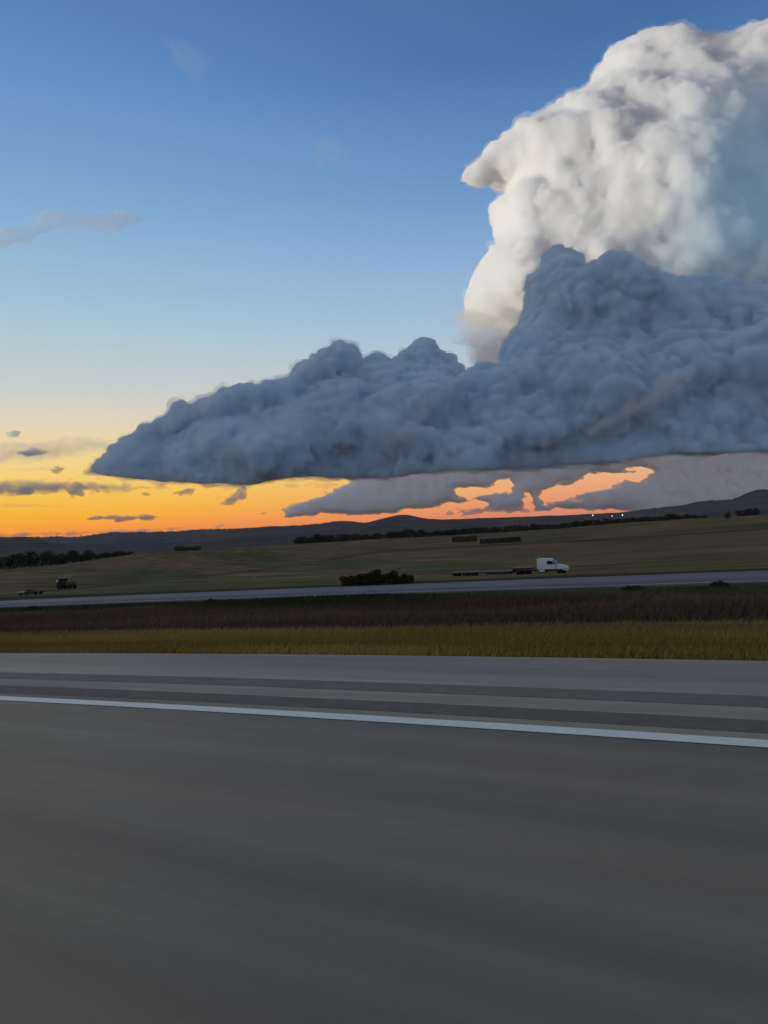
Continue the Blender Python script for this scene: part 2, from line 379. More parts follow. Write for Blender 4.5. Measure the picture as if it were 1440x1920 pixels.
def build_ground():
    az = np.concatenate([np.radians(np.arange(-62, 62, .2)), np.radians(np.arange(62, 298, 2.0))])
    rr = np.concatenate([[0.0], np.exp(np.linspace(math.log(2.5), math.log(600), 300)), np.exp(np.linspace(math.log(620), math.log(40000), 60))])
    A, R = np.meshgrid(az, rr, indexing='ij'); X = R * np.sin(A); Y = R * np.cos(A); Z = ground_z(X, Y)
    n, k = A.shape; i = np.arange(n)[:, None]; j = np.arange(k - 1)[None, :]
    F = np.stack(np.broadcast_arrays(i * k + j, i * k + j + 1, ((i + 1) % n) * k + j + 1, ((i + 1) % n) * k + j), -1).reshape(-1, 4)[:, ::-1]
    m = bpy.data.materials.new('field_ground'); m.use_nodes = True; g = G(m); b = g.N['Principled BSDF']
    at_ = g.N.new('ShaderNodeAttribute'); at_.attribute_name = 'cover'
    tc = g.N.new('ShaderNodeTexCoord').outputs['Object']
    turn = g.mapping(tc, (1, 1, 1), (0, 0, RB - .10)); rows = g.noise(g.mapping(turn, (.010, .12, 1)), 1.0, 6, .62)
    fine = g.noise(tc, 1.7, 5, .7); mid = g.noise(g.mapping(turn, (.004, .03, 1)), 1.0, 4)
    f = g.math('MULTIPLY', g.math('MULTIPLY', g.map(rows, .32, .68, .42, 1.6), g.map(fine, .25, .75, .65, 1.35)), g.map(mid, .3, .7, .75, 1.25))
    g.put(b.inputs['Base Color'], g.scale(at_.outputs['Color'], f)); b.inputs['Roughness'].default_value = .95; b.inputs['Specular IOR Level'].default_value = .1
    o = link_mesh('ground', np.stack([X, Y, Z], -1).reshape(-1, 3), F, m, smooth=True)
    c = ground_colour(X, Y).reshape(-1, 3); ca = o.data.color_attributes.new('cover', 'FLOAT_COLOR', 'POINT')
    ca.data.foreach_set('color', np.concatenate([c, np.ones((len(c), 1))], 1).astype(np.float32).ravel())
    tag(o, kind='structure')
build_ground()

# ------------------------------------------------------------------ roads
def strip(name, u0, u1, z, s0, s1, kk, m, step=1.0, thick=0.0, dz=None):
    s = np.arange(s0, s1 + step, step)
    us = np.linspace(u0, u1, 2)
    V = []; F = []
    for u in us:
        x, y = road_xy(s, np.full_like(s, u), kk); V.append(np.stack([x, y, np.full_like(s, z)], 1))
    n = len(s); V = np.concatenate(V)
    i = np.arange(n - 1); F = np.stack([i, i + 1, n + i + 1, n + i], 1)
    if thick:
        V2 = V.copy(); V2[:, 2] -= thick; k = len(V); V = np.concatenate([V, V2])
        F = np.concatenate([F, np.stack([i, k + i, k + i + 1, i + 1], 1), np.stack([n + i + 1, k + n + i + 1, k + n + i, n + i], 1)])
    o = link_mesh(name, V, F, m); return o
def pavement_material(name, c1, c2):
    m = bpy.data.materials.new(name); m.use_nodes = True; g = G(m); b = g.N['Principled BSDF']
    tc = g.mapping(g.N.new('ShaderNodeTexCoord').outputs['Object'], (1, 1, 1), (0, 0, RB))   # x along the road, y across
    streak = g.noise(g.mapping(tc, (.06, 1.1, 1)), 1.0, 5, .6)
    broad = g.noise(g.mapping(tc, (.035, .30, 1)), 1.0, 3, .5)
    tint = g.noise(g.mapping(tc, (.09, .5, 1)), 1.3, 2, .5)
    fine = g.noise(g.mapping(tc, (9, 60, 1)), 1.0, 3, .7)
    wear = g.noise(g.mapping(tc, (.10, 3.2, 1)), 1.0, 4, .6)
    grit = g.noise(tc, 260, 3, .7)
    f = g.math('MULTIPLY', g.math('MULTIPLY', g.map(streak, .3, .7, .78, 1.22), g.map(broad, .3, .7, .84, 1.16)), g.math('MULTIPLY', g.math('MULTIPLY', g.map(fine, .3, .7, .95, 1.05), g.map(wear, .3, .7, .88, 1.12)), g.map(grit, .3, .7, .9, 1.1)))
    base = g.mix(g.map(tint, .35, .65, 0, 1), (*c1, 1), (*c2, 1))
    g.put(b.inputs['Base Color'], g.scale(base, f)); b.inputs['Roughness'].default_value = .6; b.inputs['Specular IOR Level'].default_value = .38
    bp = g.N.new('ShaderNodeBump'); bp.inputs['Strength'].default_value = .25; bp.inputs['Distance'].default_value = .004
    g.put(bp.inputs['Height'], grit); g.L.new(bp.outputs[0], b.inputs['Normal'])
    return m
M_PAVE = pavement_material('worn_concrete_lane', (.250, .200, .142), (.222, .212, .152))
M_SHOULDER = pavement_material('pale_shoulder_asphalt', (.350, .298, .232), (.325, .308, .246))
M_RUMBLE = mat('milled_rumble_strip', (.160, .138, .108), .8, .3, noise=(7, .16, 6))
M_SEAL = mat('dark_shoulder_asphalt', (.190, .166, .132), .75, .35, noise=(6, .14, 6))
M_PAINT = mat('white_road_paint', (.88, .86, .74), .55, .4, noise=(14, .06, 5))
M_OLDPAINT = mat('faded_white_paint', (.36, .37, .38), .7, .3, noise=(6, .2, 4))
M_FARROAD = mat('frontage_road_asphalt', (.165, .150, .150), .7, .4, noise=(.35, .08, 4))
tag(strip('road', -6.0, 5.45, 0.0, -220, 160, K_NEAR, M_PAVE, thick=.12), kind='structure')
tag(strip('road_shoulder', 5.45, U_EDGE, 0.0, -220, 160, K_NEAR, M_SHOULDER, thick=.12), kind='structure')
tag(strip('road_edge_line', 5.26, 5.44, 0.004, -220, 160, K_NEAR, M_PAINT), kind='structure')
tag(strip('rumble_strip', 5.60, 5.95, 0.004, -220, 160, K_NEAR, M_RUMBLE), kind='structure')
tag(strip('shoulder_seam', 6.36, 6.74, 0.004, -220, 160, K_NEAR, M_SEAL), kind='structure')
tag(strip('far_road', U_F0, U_F1, ROAD_Z2, -400, 260, K_FAR, M_FARROAD, 2.0, thick=.1), kind='structure')
tag(strip('far_road_edge_line', U_F0 + .18, U_F0 + .46, ROAD_Z2 + .006, -400, 260, K_FAR, M_OLDPAINT, 2.0), kind='structure')

# ------------------------------------------------------------------ hills
def hill_material(name, c1, c2, sc_):
    m = bpy.data.materials.new(name); m.use_nodes = True; g = G(m); b = g.N['Principled BSDF']
    tc = g.N.new('ShaderNodeTexCoord').outputs['Object']
    n = g.noise(tc, sc_, 6, .6); g.put(b.inputs['Base Color'], g.mix(g.map(n, .38, .62, 0, 1), (*c1, 1), (*c2, 1)))
    b.inputs['Roughness'].default_value = .95; b.inputs['Specular IOR Level'].default_value = .1
    return m
def ridge(name, pts, D, front, back, m, seed, rough=.0006, z0=-30.0):
    """a range of hills: skyline through pts at distance D, long gullied slope towards us, falling away behind"""
    P = np.array(pts, float); a, b = slopes(P[:, 0], P[:, 1]); aa = np.linspace(a[0], a[-1], 420); rng = np.random.default_rng(seed)
    top = np.interp(aa, a, b); k = np.ones(9) / 9; sm = np.convolve(np.pad(top, 4, 'edge'), k, 'valid'); top = .35 * top + .65 * sm
    top = top + rough * fbm(rng, (420,), [14], 4, .55)
    tt = np.concatenate([np.linspace(-1, 0, 36), np.linspace(.06, 1, 12)])
    gul = fbm(rng, (420, 48), [10, 26], 4, .6); big = fbm(rng, (420, 48), [46, 16], 3, .5)
    A, T = np.meshgrid(aa, tt, indexing='ij')
    Y = D * (1 + np.where(T < 0, T * front, T * back))
    prof = np.where(T < 0, (1 + T) ** 1.7, (1 - T) ** 1.5)
    H = CAM_H + top[:, None] * D - z0
    Z = z0 + H * np.clip(prof + np.sin(np.clip(-T, 0, 1) * math.pi) * (.10 * big + .05 * gul), 0, 1.2)
    endf = np.clip(np.minimum(np.arange(420), np.arange(420)[::-1]) / 6, 0, 1)[:, None]; Z = z0 - 10 + (Z - z0 + 10) * endf
    n, kk = A.shape; i = np.arange(n - 1)[:, None]; j = np.arange(kk - 1)[None]
    F = np.stack(np.broadcast_arrays(i * kk + j, (i + 1) * kk + j, (i + 1) * kk + j + 1, i * kk + j + 1), -1).reshape(-1, 4)
    V = np.stack([A * Y, Y, Z], -1)
    o = link_mesh(name, V.reshape(-1, 3), F, m, smooth=True); tag(o, kind='structure')
    return lambda px: (float(np.interp(slopes(px, 1000)[0], aa, top)), D, float(slopes(px, 1000)[0]))
M_H1 = hill_material('haze_blued_far_slope', (.036, .046, .054), (.064, .074, .080), .0022)  # forest colour blued to stand in for haze over the far ridge
M_H2 = hill_material('dry_mesa_slope', (.070, .056, .058), (.105, .086, .080), .004)
M_H3 = hill_material('dry_rolling_slope', (.058, .048, .046), (.092, .076, .066), .008)
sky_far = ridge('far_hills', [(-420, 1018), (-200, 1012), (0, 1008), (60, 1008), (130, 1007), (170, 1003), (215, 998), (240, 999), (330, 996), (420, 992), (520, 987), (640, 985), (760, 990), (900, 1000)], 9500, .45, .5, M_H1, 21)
sky_mesa = ridge('mesa_hills', [(250, 1030), (330, 1010), (400, 1000), (440, 993), (500, 989), (580, 985), (615, 981), (640, 976), (663, 976), (682, 981), (715, 973), (745, 966), (765, 965), (790, 971), (830, 974), (860, 973), (960, 969), (1060, 966), (1130, 962), (1180, 959), (1240, 953), (1290, 945), (1310, 939), (1345, 938), (1375, 937), (1398, 927), (1420, 920), (1450, 918), (1560, 910), (1800, 905)], 6000, .5, .4, M_H2, 22)
ridge('rolling_hills', [(-420, 1030), (-200, 1016), (0, 1010), (22, 1006), (55, 1006), (72, 1009), (95, 1017), (140, 1020), (230, 1021), (300, 1018), (390, 1016), (470, 1004), (560, 1000), (640, 993), (715, 985), (742, 985), (775, 992), (830, 990), (880, 984), (905, 984), (940, 990), (1020, 985), (1100, 983), (1200, 973), (1300, 962), (1440, 954), (1800, 935)], 3200, .55, .5, M_H3, 23, rough=.0004)
# ------------------------------------------------------------------ the clouds in the sky
V_TOWER = vapour('white_vapour', 0.0105, (0.997, 0.9985, 0.9998))
V_BANK = vapour('grey_vapour', 0.032, (0.868, 0.959, 0.9966))
V_VEIL = vapour('anvil_vapour', 0.00030, (0.50, 0.74, 0.93))
V_RAIN = vapour('rain_vapour', 0.0075, (0.998, 0.9985, 0.999))
V_THIN = vapour('thin_vapour', 0.0045, (0.93, 0.94, 0.96))
V_DARK = vapour('scud_vapour', 0.008, (0.85, 0.88, 0.92))
V_LITGAP = vapour('lit_gap_vapour', 0.0036, (0.998, 0.992, 0.990))  # pale warm colour imitates lit cloud showing through gaps
V_FAINT = vapour('faint_vapour', 0.0002, (0.97, 0.975, 0.98))
V_FRINGE = vapour('torn_grey_vapour', 0.0032, (0.93, 0.965, 0.99))
V_FRINGE_W = vapour('torn_white_vapour', 0.0014, (0.99, 0.992, 0.994))
V_CURTAIN = vapour('rain_curtain_vapour', 0.0024, (0.995, 0.995, 0.995))
V_LIGHT = vapour('light_vapour', 0.0011, (0.98, 0.98, 0.98))
V_SOFT = vapour('soft_vapour', 0.0018, (0.98, 0.98, 0.98))
V_WISP = vapour('wisp_vapour', 0.00085, (0.97, 0.975, 0.98))
def cloud(label, *a, **k):
    return tag(make_cloud('cloud', *a, **k), label, 'cloud')
cloud('towering white thunderhead with a hooked left edge behind the dark cloud bank',
  [(852,356),(868,335),(885,318),(905,302),(925,282),(985,228),(1040,192),(1100,162),(1112,130),(1150,100),(1195,86),(1280,92),(1320,100),(1375,78),(1440,50),(1620,20),
   (1620,700),(1440,700),(1000,700),(960,650),(945,618),(905,602),(876,588),(868,556),(880,518),(900,482),(934,455),(926,420),(920,398),(942,372),(946,352),(925,344),(905,341)],
   16000, 1700, 30, V_TOWER, 4, levels=[(420,.2,.8),(200,.35,.72),(110,.6,.6),(70,1.1,.5),(45,1.5,.35)], round_r=2600, lump=.24, billow=(105,1100,5), tilt=.25, fringe=(36, 85, V_FRINGE_W), inset=60,
   folds=[([(1060,250),(1085,300),(1100,350)],240,.5),([(960,290),(1010,330),(1060,350)],200,.4),([(940,330),(1000,345)],150,.4),([(1300,290),(1280,330),(1240,370)],240,.4),([(1020,380),(1045,420),(1060,440)],180,.5),([(970,400),(985,470),(960,540)],260,.4)])
cloud('pale veil of anvil cloud at the upper right in front of the thunderhead',
  [(1230,120),(1300,85),(1350,55),(1440,25),(1620,-20),(1900,300),(1900,860),(1350,800),(1180,640),(1090,520),(1180,420),(1240,260)],
   12500, 1500, 60, V_VEIL, 8, round_r=2600, lump=.4, fray=90, thin=True)
cloud('long dark blue-grey cloud bank with lumpy tops and a flat base',
  [(173,900),(192,874),(223,842),(246,820),(288,801),(322,783),(345,774),(364,766),(368,752),(387,742),(403,748),(411,738),(431,730),(457,731),(466,723),(479,729),(487,748),(504,753),(520,741),(535,738),(543,722),(542,695),(550,681),(567,676),(599,676),(603,656),(620,645),(642,640),(662,650),(677,667),(688,655),(707,650),(729,656),(737,665),(757,660),(769,642),(791,631),(815,642),(832,660),(850,676),(866,690),(872,712),
   (888,694),(912,692),(919,700),(929,684),(936,658),(939,645),(950,630),(968,606),(974,560),(992,530),(1014,500),(1017,486),(1025,478),(1036,474),(1053,480),(1061,489),(1078,495),(1087,505),(1096,498),(1115,495),(1126,498),(1143,491),(1164,483),(1184,487),(1190,495),(1189,512),(1203,528),(1220,528),(1240,523),(1255,530),(1294,529),(1328,534),(1360,545),(1440,548),(1640,545),(1640,980),(150,1000)],
   9000, 900, 15, V_BANK, 5, levels=[(230,.3,.75),(130,.6,.65),(70,1.0,.5),(42,1.4,.4),(30,1.2,.3)], round_r=1500, lump=.30, billow=(90,460,5), tilt=.45, fringe=(20, 60, V_FRINGE), inset=55,
   base=[(100,880),(178,896),(330,906),(500,908),(640,901),(740,893),(830,884),(1000,878),(1250,862),(1440,850),(1620,845)],
   folds=[([(1200,760),(1300,720),(1420,700)],330,.4),([(760,800),(880,760),(980,740)],260,.4),([(450,790),(560,760),(640,700)],220,.4),([(300,830),(420,790)],170,.4),([(1120,560),(1240,640)],300,.35)])
for label, poly, sd_ in [  # added in front of the bank, their paleness imitating lit gaps in it
  ('pale pinkish streak of cloud added as a lit gap slanting down the middle of the dark bank', [(722,850),(716,832),(745,800),(768,768),(785,740),(830,716),(862,690),(884,684),(886,706),(850,738),(815,772),(790,812),(752,842)], 9),
  ('pale pinkish patch of cloud added as a lit gap in the right half of the dark bank', [(1080,830),(1092,800),(1150,772),(1200,735),(1222,700),(1265,682),(1310,696),(1300,730),(1250,760),(1170,792),(1120,824)], 10)]:
    cloud(label, poly, 7500, 230, 14, V_LITGAP, sd_, round_r=170, lump=.3, ragged=34, fray=30, thin=True, tilt=.5)
# pale rain cloud far behind the bank, with gaps that let the afterglow through
cloud('grey rain cloud far off under the bank with orange gaps above the mesa',
  [(484,965),(520,947),(590,930),(640,915),(660,905),(600,890),(620,860),(1780,815),(1780,1030),(1260,990),(1190,962),(1100,957),(1000,958),(930,962),(850,968),(800,962),(760,953),(740,963),(640,967),(560,969)],
   20000, 420, 28, V_RAIN, 12, round_r=200, lump=.3, thin=True, tilt=1.2, ragged=110, flat=2.6, fray=22, holes=[[(862,926),(905,914),(940,904),(958,902),(952,914),(925,925),(880,930)], [(1000,930),(1060,905),(1130,886),(1226,879),(1234,886),(1200,901),(1130,916),(1060,936),(1020,942)], [(790,958),(845,946),(890,940),(906,950),(850,958)], [(975,938),(990,930),(1000,940),(985,945)]])
for label, poly, Y0, thick, m, rag, seed in [
  ('faint broad streak of pale cloud low at the left above the orange glow', [(-80,838),(60,824),(150,814),(224,820),(210,850),(100,870),(-80,880)], 20000, 300, V_LIGHT, 60, 31),
  ('long grey streak of cloud joining the left tip of the cloud bank', [(-80,898),(60,896),(150,898),(240,904),(350,912),(240,928),(150,926),(60,930),(-80,938)], 20000, 320, V_THIN, 45, 32),
  ('dark ragged scrap of cloud at the left edge in the orange glow', [(-30,915),(30,911),(68,916),(66,926),(30,932),(-30,930)], 17000, 160, V_DARK, 75, 33),
  ('small dark scrap of cloud below the left tip of the cloud bank', [(124,922),(145,912),(160,920),(156,930),(135,933)], 17000, 130, V_DARK, 75, 34),
  ('thin dark slanting shred of cloud left of the bank tip', [(93,882),(118,874),(143,869),(140,876),(112,885)], 17000, 90, V_DARK, 60, 35),
  ('small dark upright tuft of cloud right beside the bank tip', [(130,900),(146,882),(160,896),(150,903)], 17000, 100, V_DARK, 60, 36),
  ('thin flat purple bar of cloud low over the left hills', [(164,974),(200,967),(235,970),(285,964),(328,972),(250,976)], 24000, 130, V_DARK, 60, 37),
  ('dark shred of cloud under the middle of the bank in the orange gap', [(328,924),(350,913),(368,916),(360,928),(340,930)], 15000, 90, V_DARK, 60, 38),
  ('slanting dark shred of cloud hanging below the grey skirt', [(412,944),(440,930),(455,915),(462,930),(448,943)], 15000, 90, V_DARK, 65, 39),
  ('ragged grey skirt of cloud hanging under the left of the bank', [(340,912),(400,900),(520,903),(640,905),(660,913),(560,917),(490,914),(430,920),(380,919)], 12000, 200, V_THIN, 42, 40),
  ('faint grey feathery streak above the long left streak of cloud', [(-80,835),(-10,826),(40,822),(90,832),(60,843),(-10,842),(-80,850)], 20000, 160, V_SOFT, 50, 45),
  ('low purple bank of cloud lying along the left horizon', [(-80,1003),(60,996),(180,994),(300,988),(420,982),(440,988),(300,998),(100,1008),(-80,1012)], 26000, 200, V_THIN, 60, 46),
  ('small dark fleck of cloud above the feathery streaks at the far left', [(10,812),(24,806),(38,809),(32,817),(16,818)], 17000, 70, V_DARK, 35, 51),
  ('tiny dark fleck of cloud just right of the small dark scrap below the tip', [(172,919),(182,916),(190,921),(182,926)], 17000, 70, V_DARK, 35, 52),
  ('tiny flat fleck of cloud in the orange between two dark shreds', [(262,925),(274,922),(284,926),(272,930)], 16000, 60, V_DARK, 35, 53),
  ('grey scrap of cloud inside the broad pale streak at the left', [(34,848),(60,841),(98,844),(88,854),(50,855)], 18000, 110, V_DARK, 50, 54),
  ('thin faint streak of cloud low in the yellow glow at the far left', [(-80,880),(20,876),(110,874),(170,878),(90,884),(-80,888)], 21000, 120, V_SOFT, 30, 55),
  ('narrow faint purple streak of cloud just above the left horizon bar', [(-80,946),(40,943),(150,946),(240,950),(120,953),(-80,953)], 24000, 110, V_SOFT, 30, 56),
  ('pale patch of cloud on the blue sky at the left', [(-90,445),(0,430),(60,412),(85,392),(150,384),(215,393),(285,396),(345,404),(300,414),(240,426),(225,442),(150,440),(75,444),(0,472),(-90,480)], 14000, 330, V_LIGHT, 100, 41),
  ('faint triangular wisp high in the blue sky left of the thunderhead', [(515,228),(560,228),(640,248),(665,280),(625,305),(600,314),(565,280)], 14000, 240, V_FAINT, 170, 42),
  ('fainter small wisp near the top of the blue sky', [(300,70),(350,80),(400,130),(390,180),(350,175),(325,120)], 14000, 200, V_FAINT, 150, 43),
  ('soft pale cloud filling the notch between bank and thunderhead', [(836,578),(870,570),(960,600),(1000,650),(960,720),(880,700),(860,660),(830,640),(705,635),(740,618),(800,640),(850,625)], 14500, 420, V_SOFT, 90, 44)]:
    cloud(label, poly, Y0, thick, 18 if Y0 > 13000 else 14, m, seed, round_r=thick * 1.3, lump=.4, ragged=rag, flat=2.4, thin=m in (V_WISP, V_THIN, V_SOFT, V_FAINT, V_LIGHT), fray=45 if m is V_DARK else 25 if m is V_THIN else 0)
# ------------------------------------------------------------------ mesh building helpers
class MB:
    def __init__(s): s.bm = bmesh.new()
    def box(s, x0, x1, y0, y1, z0, z1, bev=0.0, top=None):
        """box; top=(dx0,dx1,dy) pulls the top face in"""
        t = top or (0, 0, 0)
        v = [s.bm.verts.new(p) for p in ((x0, y0, z0), (x1, y0, z0), (x1, y1, z0), (x0, y1, z0), (x0 + t[0], y0 + t[2], z1), (x1 - t[1], y0 + t[2], z1), (x1 - t[1], y1 - t[2], z1), (x0 + t[0], y1 - t[2], z1))]
        f = [s.bm.faces.new([v[i] for i in q]) for q in ((3, 2, 1, 0), (4, 5, 6, 7), (0, 1, 5, 4), (1, 2, 6, 5), (2, 3, 7, 6), (3, 0, 4, 7))]
        if bev: bmesh.ops.bevel(s.bm, geom=list({e for q in f for e in q.edges}), offset=bev, segments=2, affect='EDGES', profile=.6)
        return s
    def prism(s, prof, y0, y1, bev=0.0):
        """side profile in (x, z) run from y0 to y1"""
        a = [s.bm.verts.new((x, y0, z)) for x, z in prof]; b = [s.bm.verts.new((x, y1, z)) for x, z in prof]; n = len(prof)
        f = [s.bm.faces.new(a), s.bm.faces.new(b[::-1])] + [s.bm.faces.new((a[i], b[i], b[(i + 1) % n], a[(i + 1) % n])) for i in range(n)]
        bmesh.ops.recalc_face_normals(s.bm, faces=f)
        if bev: bmesh.ops.bevel(s.bm, geom=list({e for q in f for e in q.edges}), offset=bev, segments=2, affect='EDGES', profile=.6)
        return s
    def lathe(s, prof, c, axis='y', n=20):
        """profile (r, along) closed round an axis through c"""
        R = []
        for r, t in prof:
            ring = []
            for i in range(n):
                a = 2 * math.pi * i / n; p = (r * math.cos(a), t, r * math.sin(a)) if axis == 'y' else (r * math.cos(a), r * math.sin(a), t)
                ring.append(s.bm.verts.new((p[0] + c[0], p[1] + c[1], p[2] + c[2])))
            R.append(ring)
        for k in range(len(R) - 1):
            for i in range(n): s.bm.faces.new((R[k][i], R[k][(i + 1) % n], R[k + 1][(i + 1) % n], R[k + 1][i]))
        s.bm.faces.new(R[0][::-1]); s.bm.faces.new(R[-1]); return s
    def tube(s, pts, r0, r1=None, n=8):
        r1 = r0 if r1 is None else r1; R = []
        for q, p in enumerate(pts):
            p = Vector(p); d = (Vector(pts[min(q + 1, len(pts) - 1)]) - Vector(pts[max(q - 1, 0)])).normalized()
            u = d.orthogonal().normalized(); w = d.cross(u); r = r0 + (r1 - r0) * q / max(1, len(pts) - 1)
            R.append([s.bm.verts.new(p + u * r * math.cos(2 * math.pi * i / n) + w * r * math.sin(2 * math.pi * i / n)) for i in range(n)])
        for k in range(len(R) - 1):
            for i in range(n): s.bm.faces.new((R[k][i], R[k][(i + 1) % n], R[k + 1][(i + 1) % n], R[k + 1][i]))
        s.bm.faces.new(R[0][::-1]); s.bm.faces.new(R[-1]); return s
    def make(s, name, m, parent=None, smooth=False):
        bmesh.ops.recalc_face_normals(s.bm, faces=s.bm.faces)
        me = bpy.data.meshes.new(name); s.bm.to_mesh(me); s.bm.free()
        if smooth: me.polygons.foreach_set('use_smooth', np.ones(len(me.polygons), bool))
        me.materials.append(m); o = bpy.data.objects.new(name, me); COL.objects.link(o)
        if parent: o.parent = parent
        return o
def empty(name, loc, rz=0.0):
    o = bpy.data.objects.new(name, None); COL.objects.link(o); o.location = loc; o.rotation_euler = (0, 0, rz); return o
def copy_tree(o, parent=None):
    c = o.copy(); COL.objects.link(c)
    if parent: c.parent = parent
    for ch in o.children: copy_tree(ch, c)
    return c
M_STEEL = mat('dark_chassis_steel', (.018, .018, .02), .6, .4)
M_TYRE = mat('black_tyre_rubber', (.012, .012, .012), .85, .3)
M_RIM = mat('dull_aluminium_rim', (.30, .30, .31), .45, .5, .6)
M_WHITE = mat('white_cab_paint', (.62, .66, .70), .32, .5, noise=(2.0, .06, 3))
M_GLASS = mat('dark_window_glass', (.012, .014, .018), .08, .6)
M_DECK = mat('weathered_trailer_deck', (.22, .20, .185), .75, .3, noise=(3, .25, 4))
M_CHROME = mat('dull_chrome', (.45, .46, .48), .25, .5, .9)
M_LAMP = mat('clear_lamp_lens', (.5, .5, .5), .2, .5)

# ------------------------------------------------------------------ lorry with its step-deck trailer, driving to the right
def wheel(parent, x, y, z, r, w, rim=M_RIM):
    t = MB().lathe([(r * .62, -w / 2), (r * .93, -w / 2), (r, -w * .36), (r, w * .36), (r * .93, w / 2), (r * .62, w / 2)], (x, y, z)).make('wheel', M_TYRE, parent, True)
    MB().lathe([(r * .6, -w * .46), (r * .45, -w * .38), (r * .2, -w * .38), (r * .16, -w * .52), (r * .16, w * .52), (r * .2, w * .38), (r * .45, w * .38), (r * .6, w * .46)], (x, y, z), n=16).make('rim', rim, t, True)
    return t
def build_lorry():
    Yt = 143.0; at_, _ = slopes(850, 1084); af, _ = slopes(1065, 1076)
    L = (af - at_) * Yt / (CB + af * SB)
    p0 = Vector((at_ * Yt, Yt)); mid = p0 + Vector((CB, -SB)) * float(L) * .5
    zt = float(ground_z(p0.x, p0.y)); fr = p0 + Vector((CB, -SB)) * float(L); zf = float(ground_z(fr.x, fr.y))
    zt -= .2; zf -= .2; root = empty('semi_truck', (p0.x, p0.y, zt), -RB); root.rotation_euler = (0, -math.atan2(zf - zt, L), -RB)
    tag(root, 'white semi truck with sleeper cab pulling an empty flat step deck trailer', 'truck')
    L = float(L); k = L / 23.1; X = lambda v: v * k
    W = 1.25
    cab0 = X(17.75); cab1 = X(21.0); nose = X(23.1)
    MB().prism([(cab0, 1.05), (cab1 + .25, 1.05), (cab1 + .25, 1.85), (cab1 - .45, 2.62), (cab1 - 1.1, 3.02), (cab0 + .3, 3.10), (cab0, 3.02)], -W, W, .10).make('cab', M_WHITE, root)
    MB().prism([(cab1 + .27, .95), (nose - .05, .80), (nose, 1.25), (nose - .25, 1.62), (cab1 + .27, 1.95)], -W + .22, W - .22, .12).make('hood', M_WHITE, root)
    MB().prism([(cab1 - .38, 2.70), (cab1 + .22, 1.93), (cab1 + .27, 1.97), (cab1 - .33, 2.74)], -W + .12, W - .12).make('windshield', M_GLASS, root)
    for sgn in (-1, 1):
        y = sgn * (W + .004)
        MB().prism([(cab1 - 1.35, 1.95), (cab1 - .05, 1.95), (cab1 - .48, 2.60), (cab1 - 1.35, 2.60)], min(y, y + sgn * .012), max(y, y + sgn * .012)).make('side_window', M_GLASS, root)
        MB().box(cab1 + .3, nose - .3, sgn * (W - .30) - .2, sgn * (W - .30) + .2, 1.05, 1.42, .12).make('fender', M_WHITE, root)
        MB().tube([(cab0 - .12, sgn * (W - .2), .9), (cab0 - .12, sgn * (W - .2), 3.2), (cab0 - .2, sgn * (W - .2), 3.42)], .075).make('exhaust_stack', M_CHROME, root)
        MB().box(cab1 + .05, cab1 + .2, sgn * (W + .22) - .1, sgn * (W + .22) + .1, 1.9, 2.45, .03).make('mirror', M_STEEL, root)
        MB().box(nose - .16, nose - .02, sgn * .85 - .16, sgn * .85 + .16, 1.0, 1.22, .03).make('headlight', M_LAMP, root)
        tank = MB().lathe([(.28, -.55), (.32, -.5), (.32, .5), (.28, .55)], (0, 0, 0)).make('fuel_tank', M_CHROME, root)
        tank.location = (X(18.6), sgn * (W - .22), .75); tank.rotation_euler = (0, 0, math.pi / 2)
    MB().box(nose - .1, nose + .06, -W + .15, W - .15, .45, .82, .06).make('bumper', M_CHROME, root)
    MB().box(X(12.6), nose - .2, -.42, .42, .72, 1.0).make('chassis_frame', M_STEEL, root)
    for x in (X(14.0), X(15.35)):
        for sgn in (-1, 1): wheel(root, x, sgn * (W - .33), .52, .52, .6)
    for sgn in (-1, 1): wheel(root, X(21.95), sgn * (W - .22), .52, .52, .34)
    # trailer: long low deck, step up to the short upper deck over the drive wheels
    tr = MB().prism([(0, .92), (X(12.9), .92), (X(12.9), 1.42), (X(16.5), 1.42), (X(16.5), 1.56), (X(12.75), 1.56), (X(12.75), 1.04), (0, 1.04)], -W, W).make('trailer', M_DECK, root)
    MB().prism([(.1, .915), (.1, .72), (X(6.2), .66), (X(12.4), .42), (X(12.8), .5), (X(12.8), .915)], -.75, .75).make('trailer_beam', M_STEEL, tr)
    MB().box(X(12.95), X(16.3), -.7, .7, 1.16, 1.415).make('gooseneck', M_STEEL, tr)
    for sgn in (-1, 1):
        MB().box(X(7.6), X(12.3), sgn * 1.12 - .06, sgn * 1.12 + .06, .38, .915).make('tool_locker', M_STEEL, tr)
    MB().box(-.05, .03, -1.2, 1.2, .5, .62).make('rear_bumper', M_STEEL, tr)
    for x in (X(.9), X(2.9), X(4.6)):
        for sgn in (-1, 1): wheel(tr, x, sgn * .95, .43, .43, .5)
    return root
build_lorry()

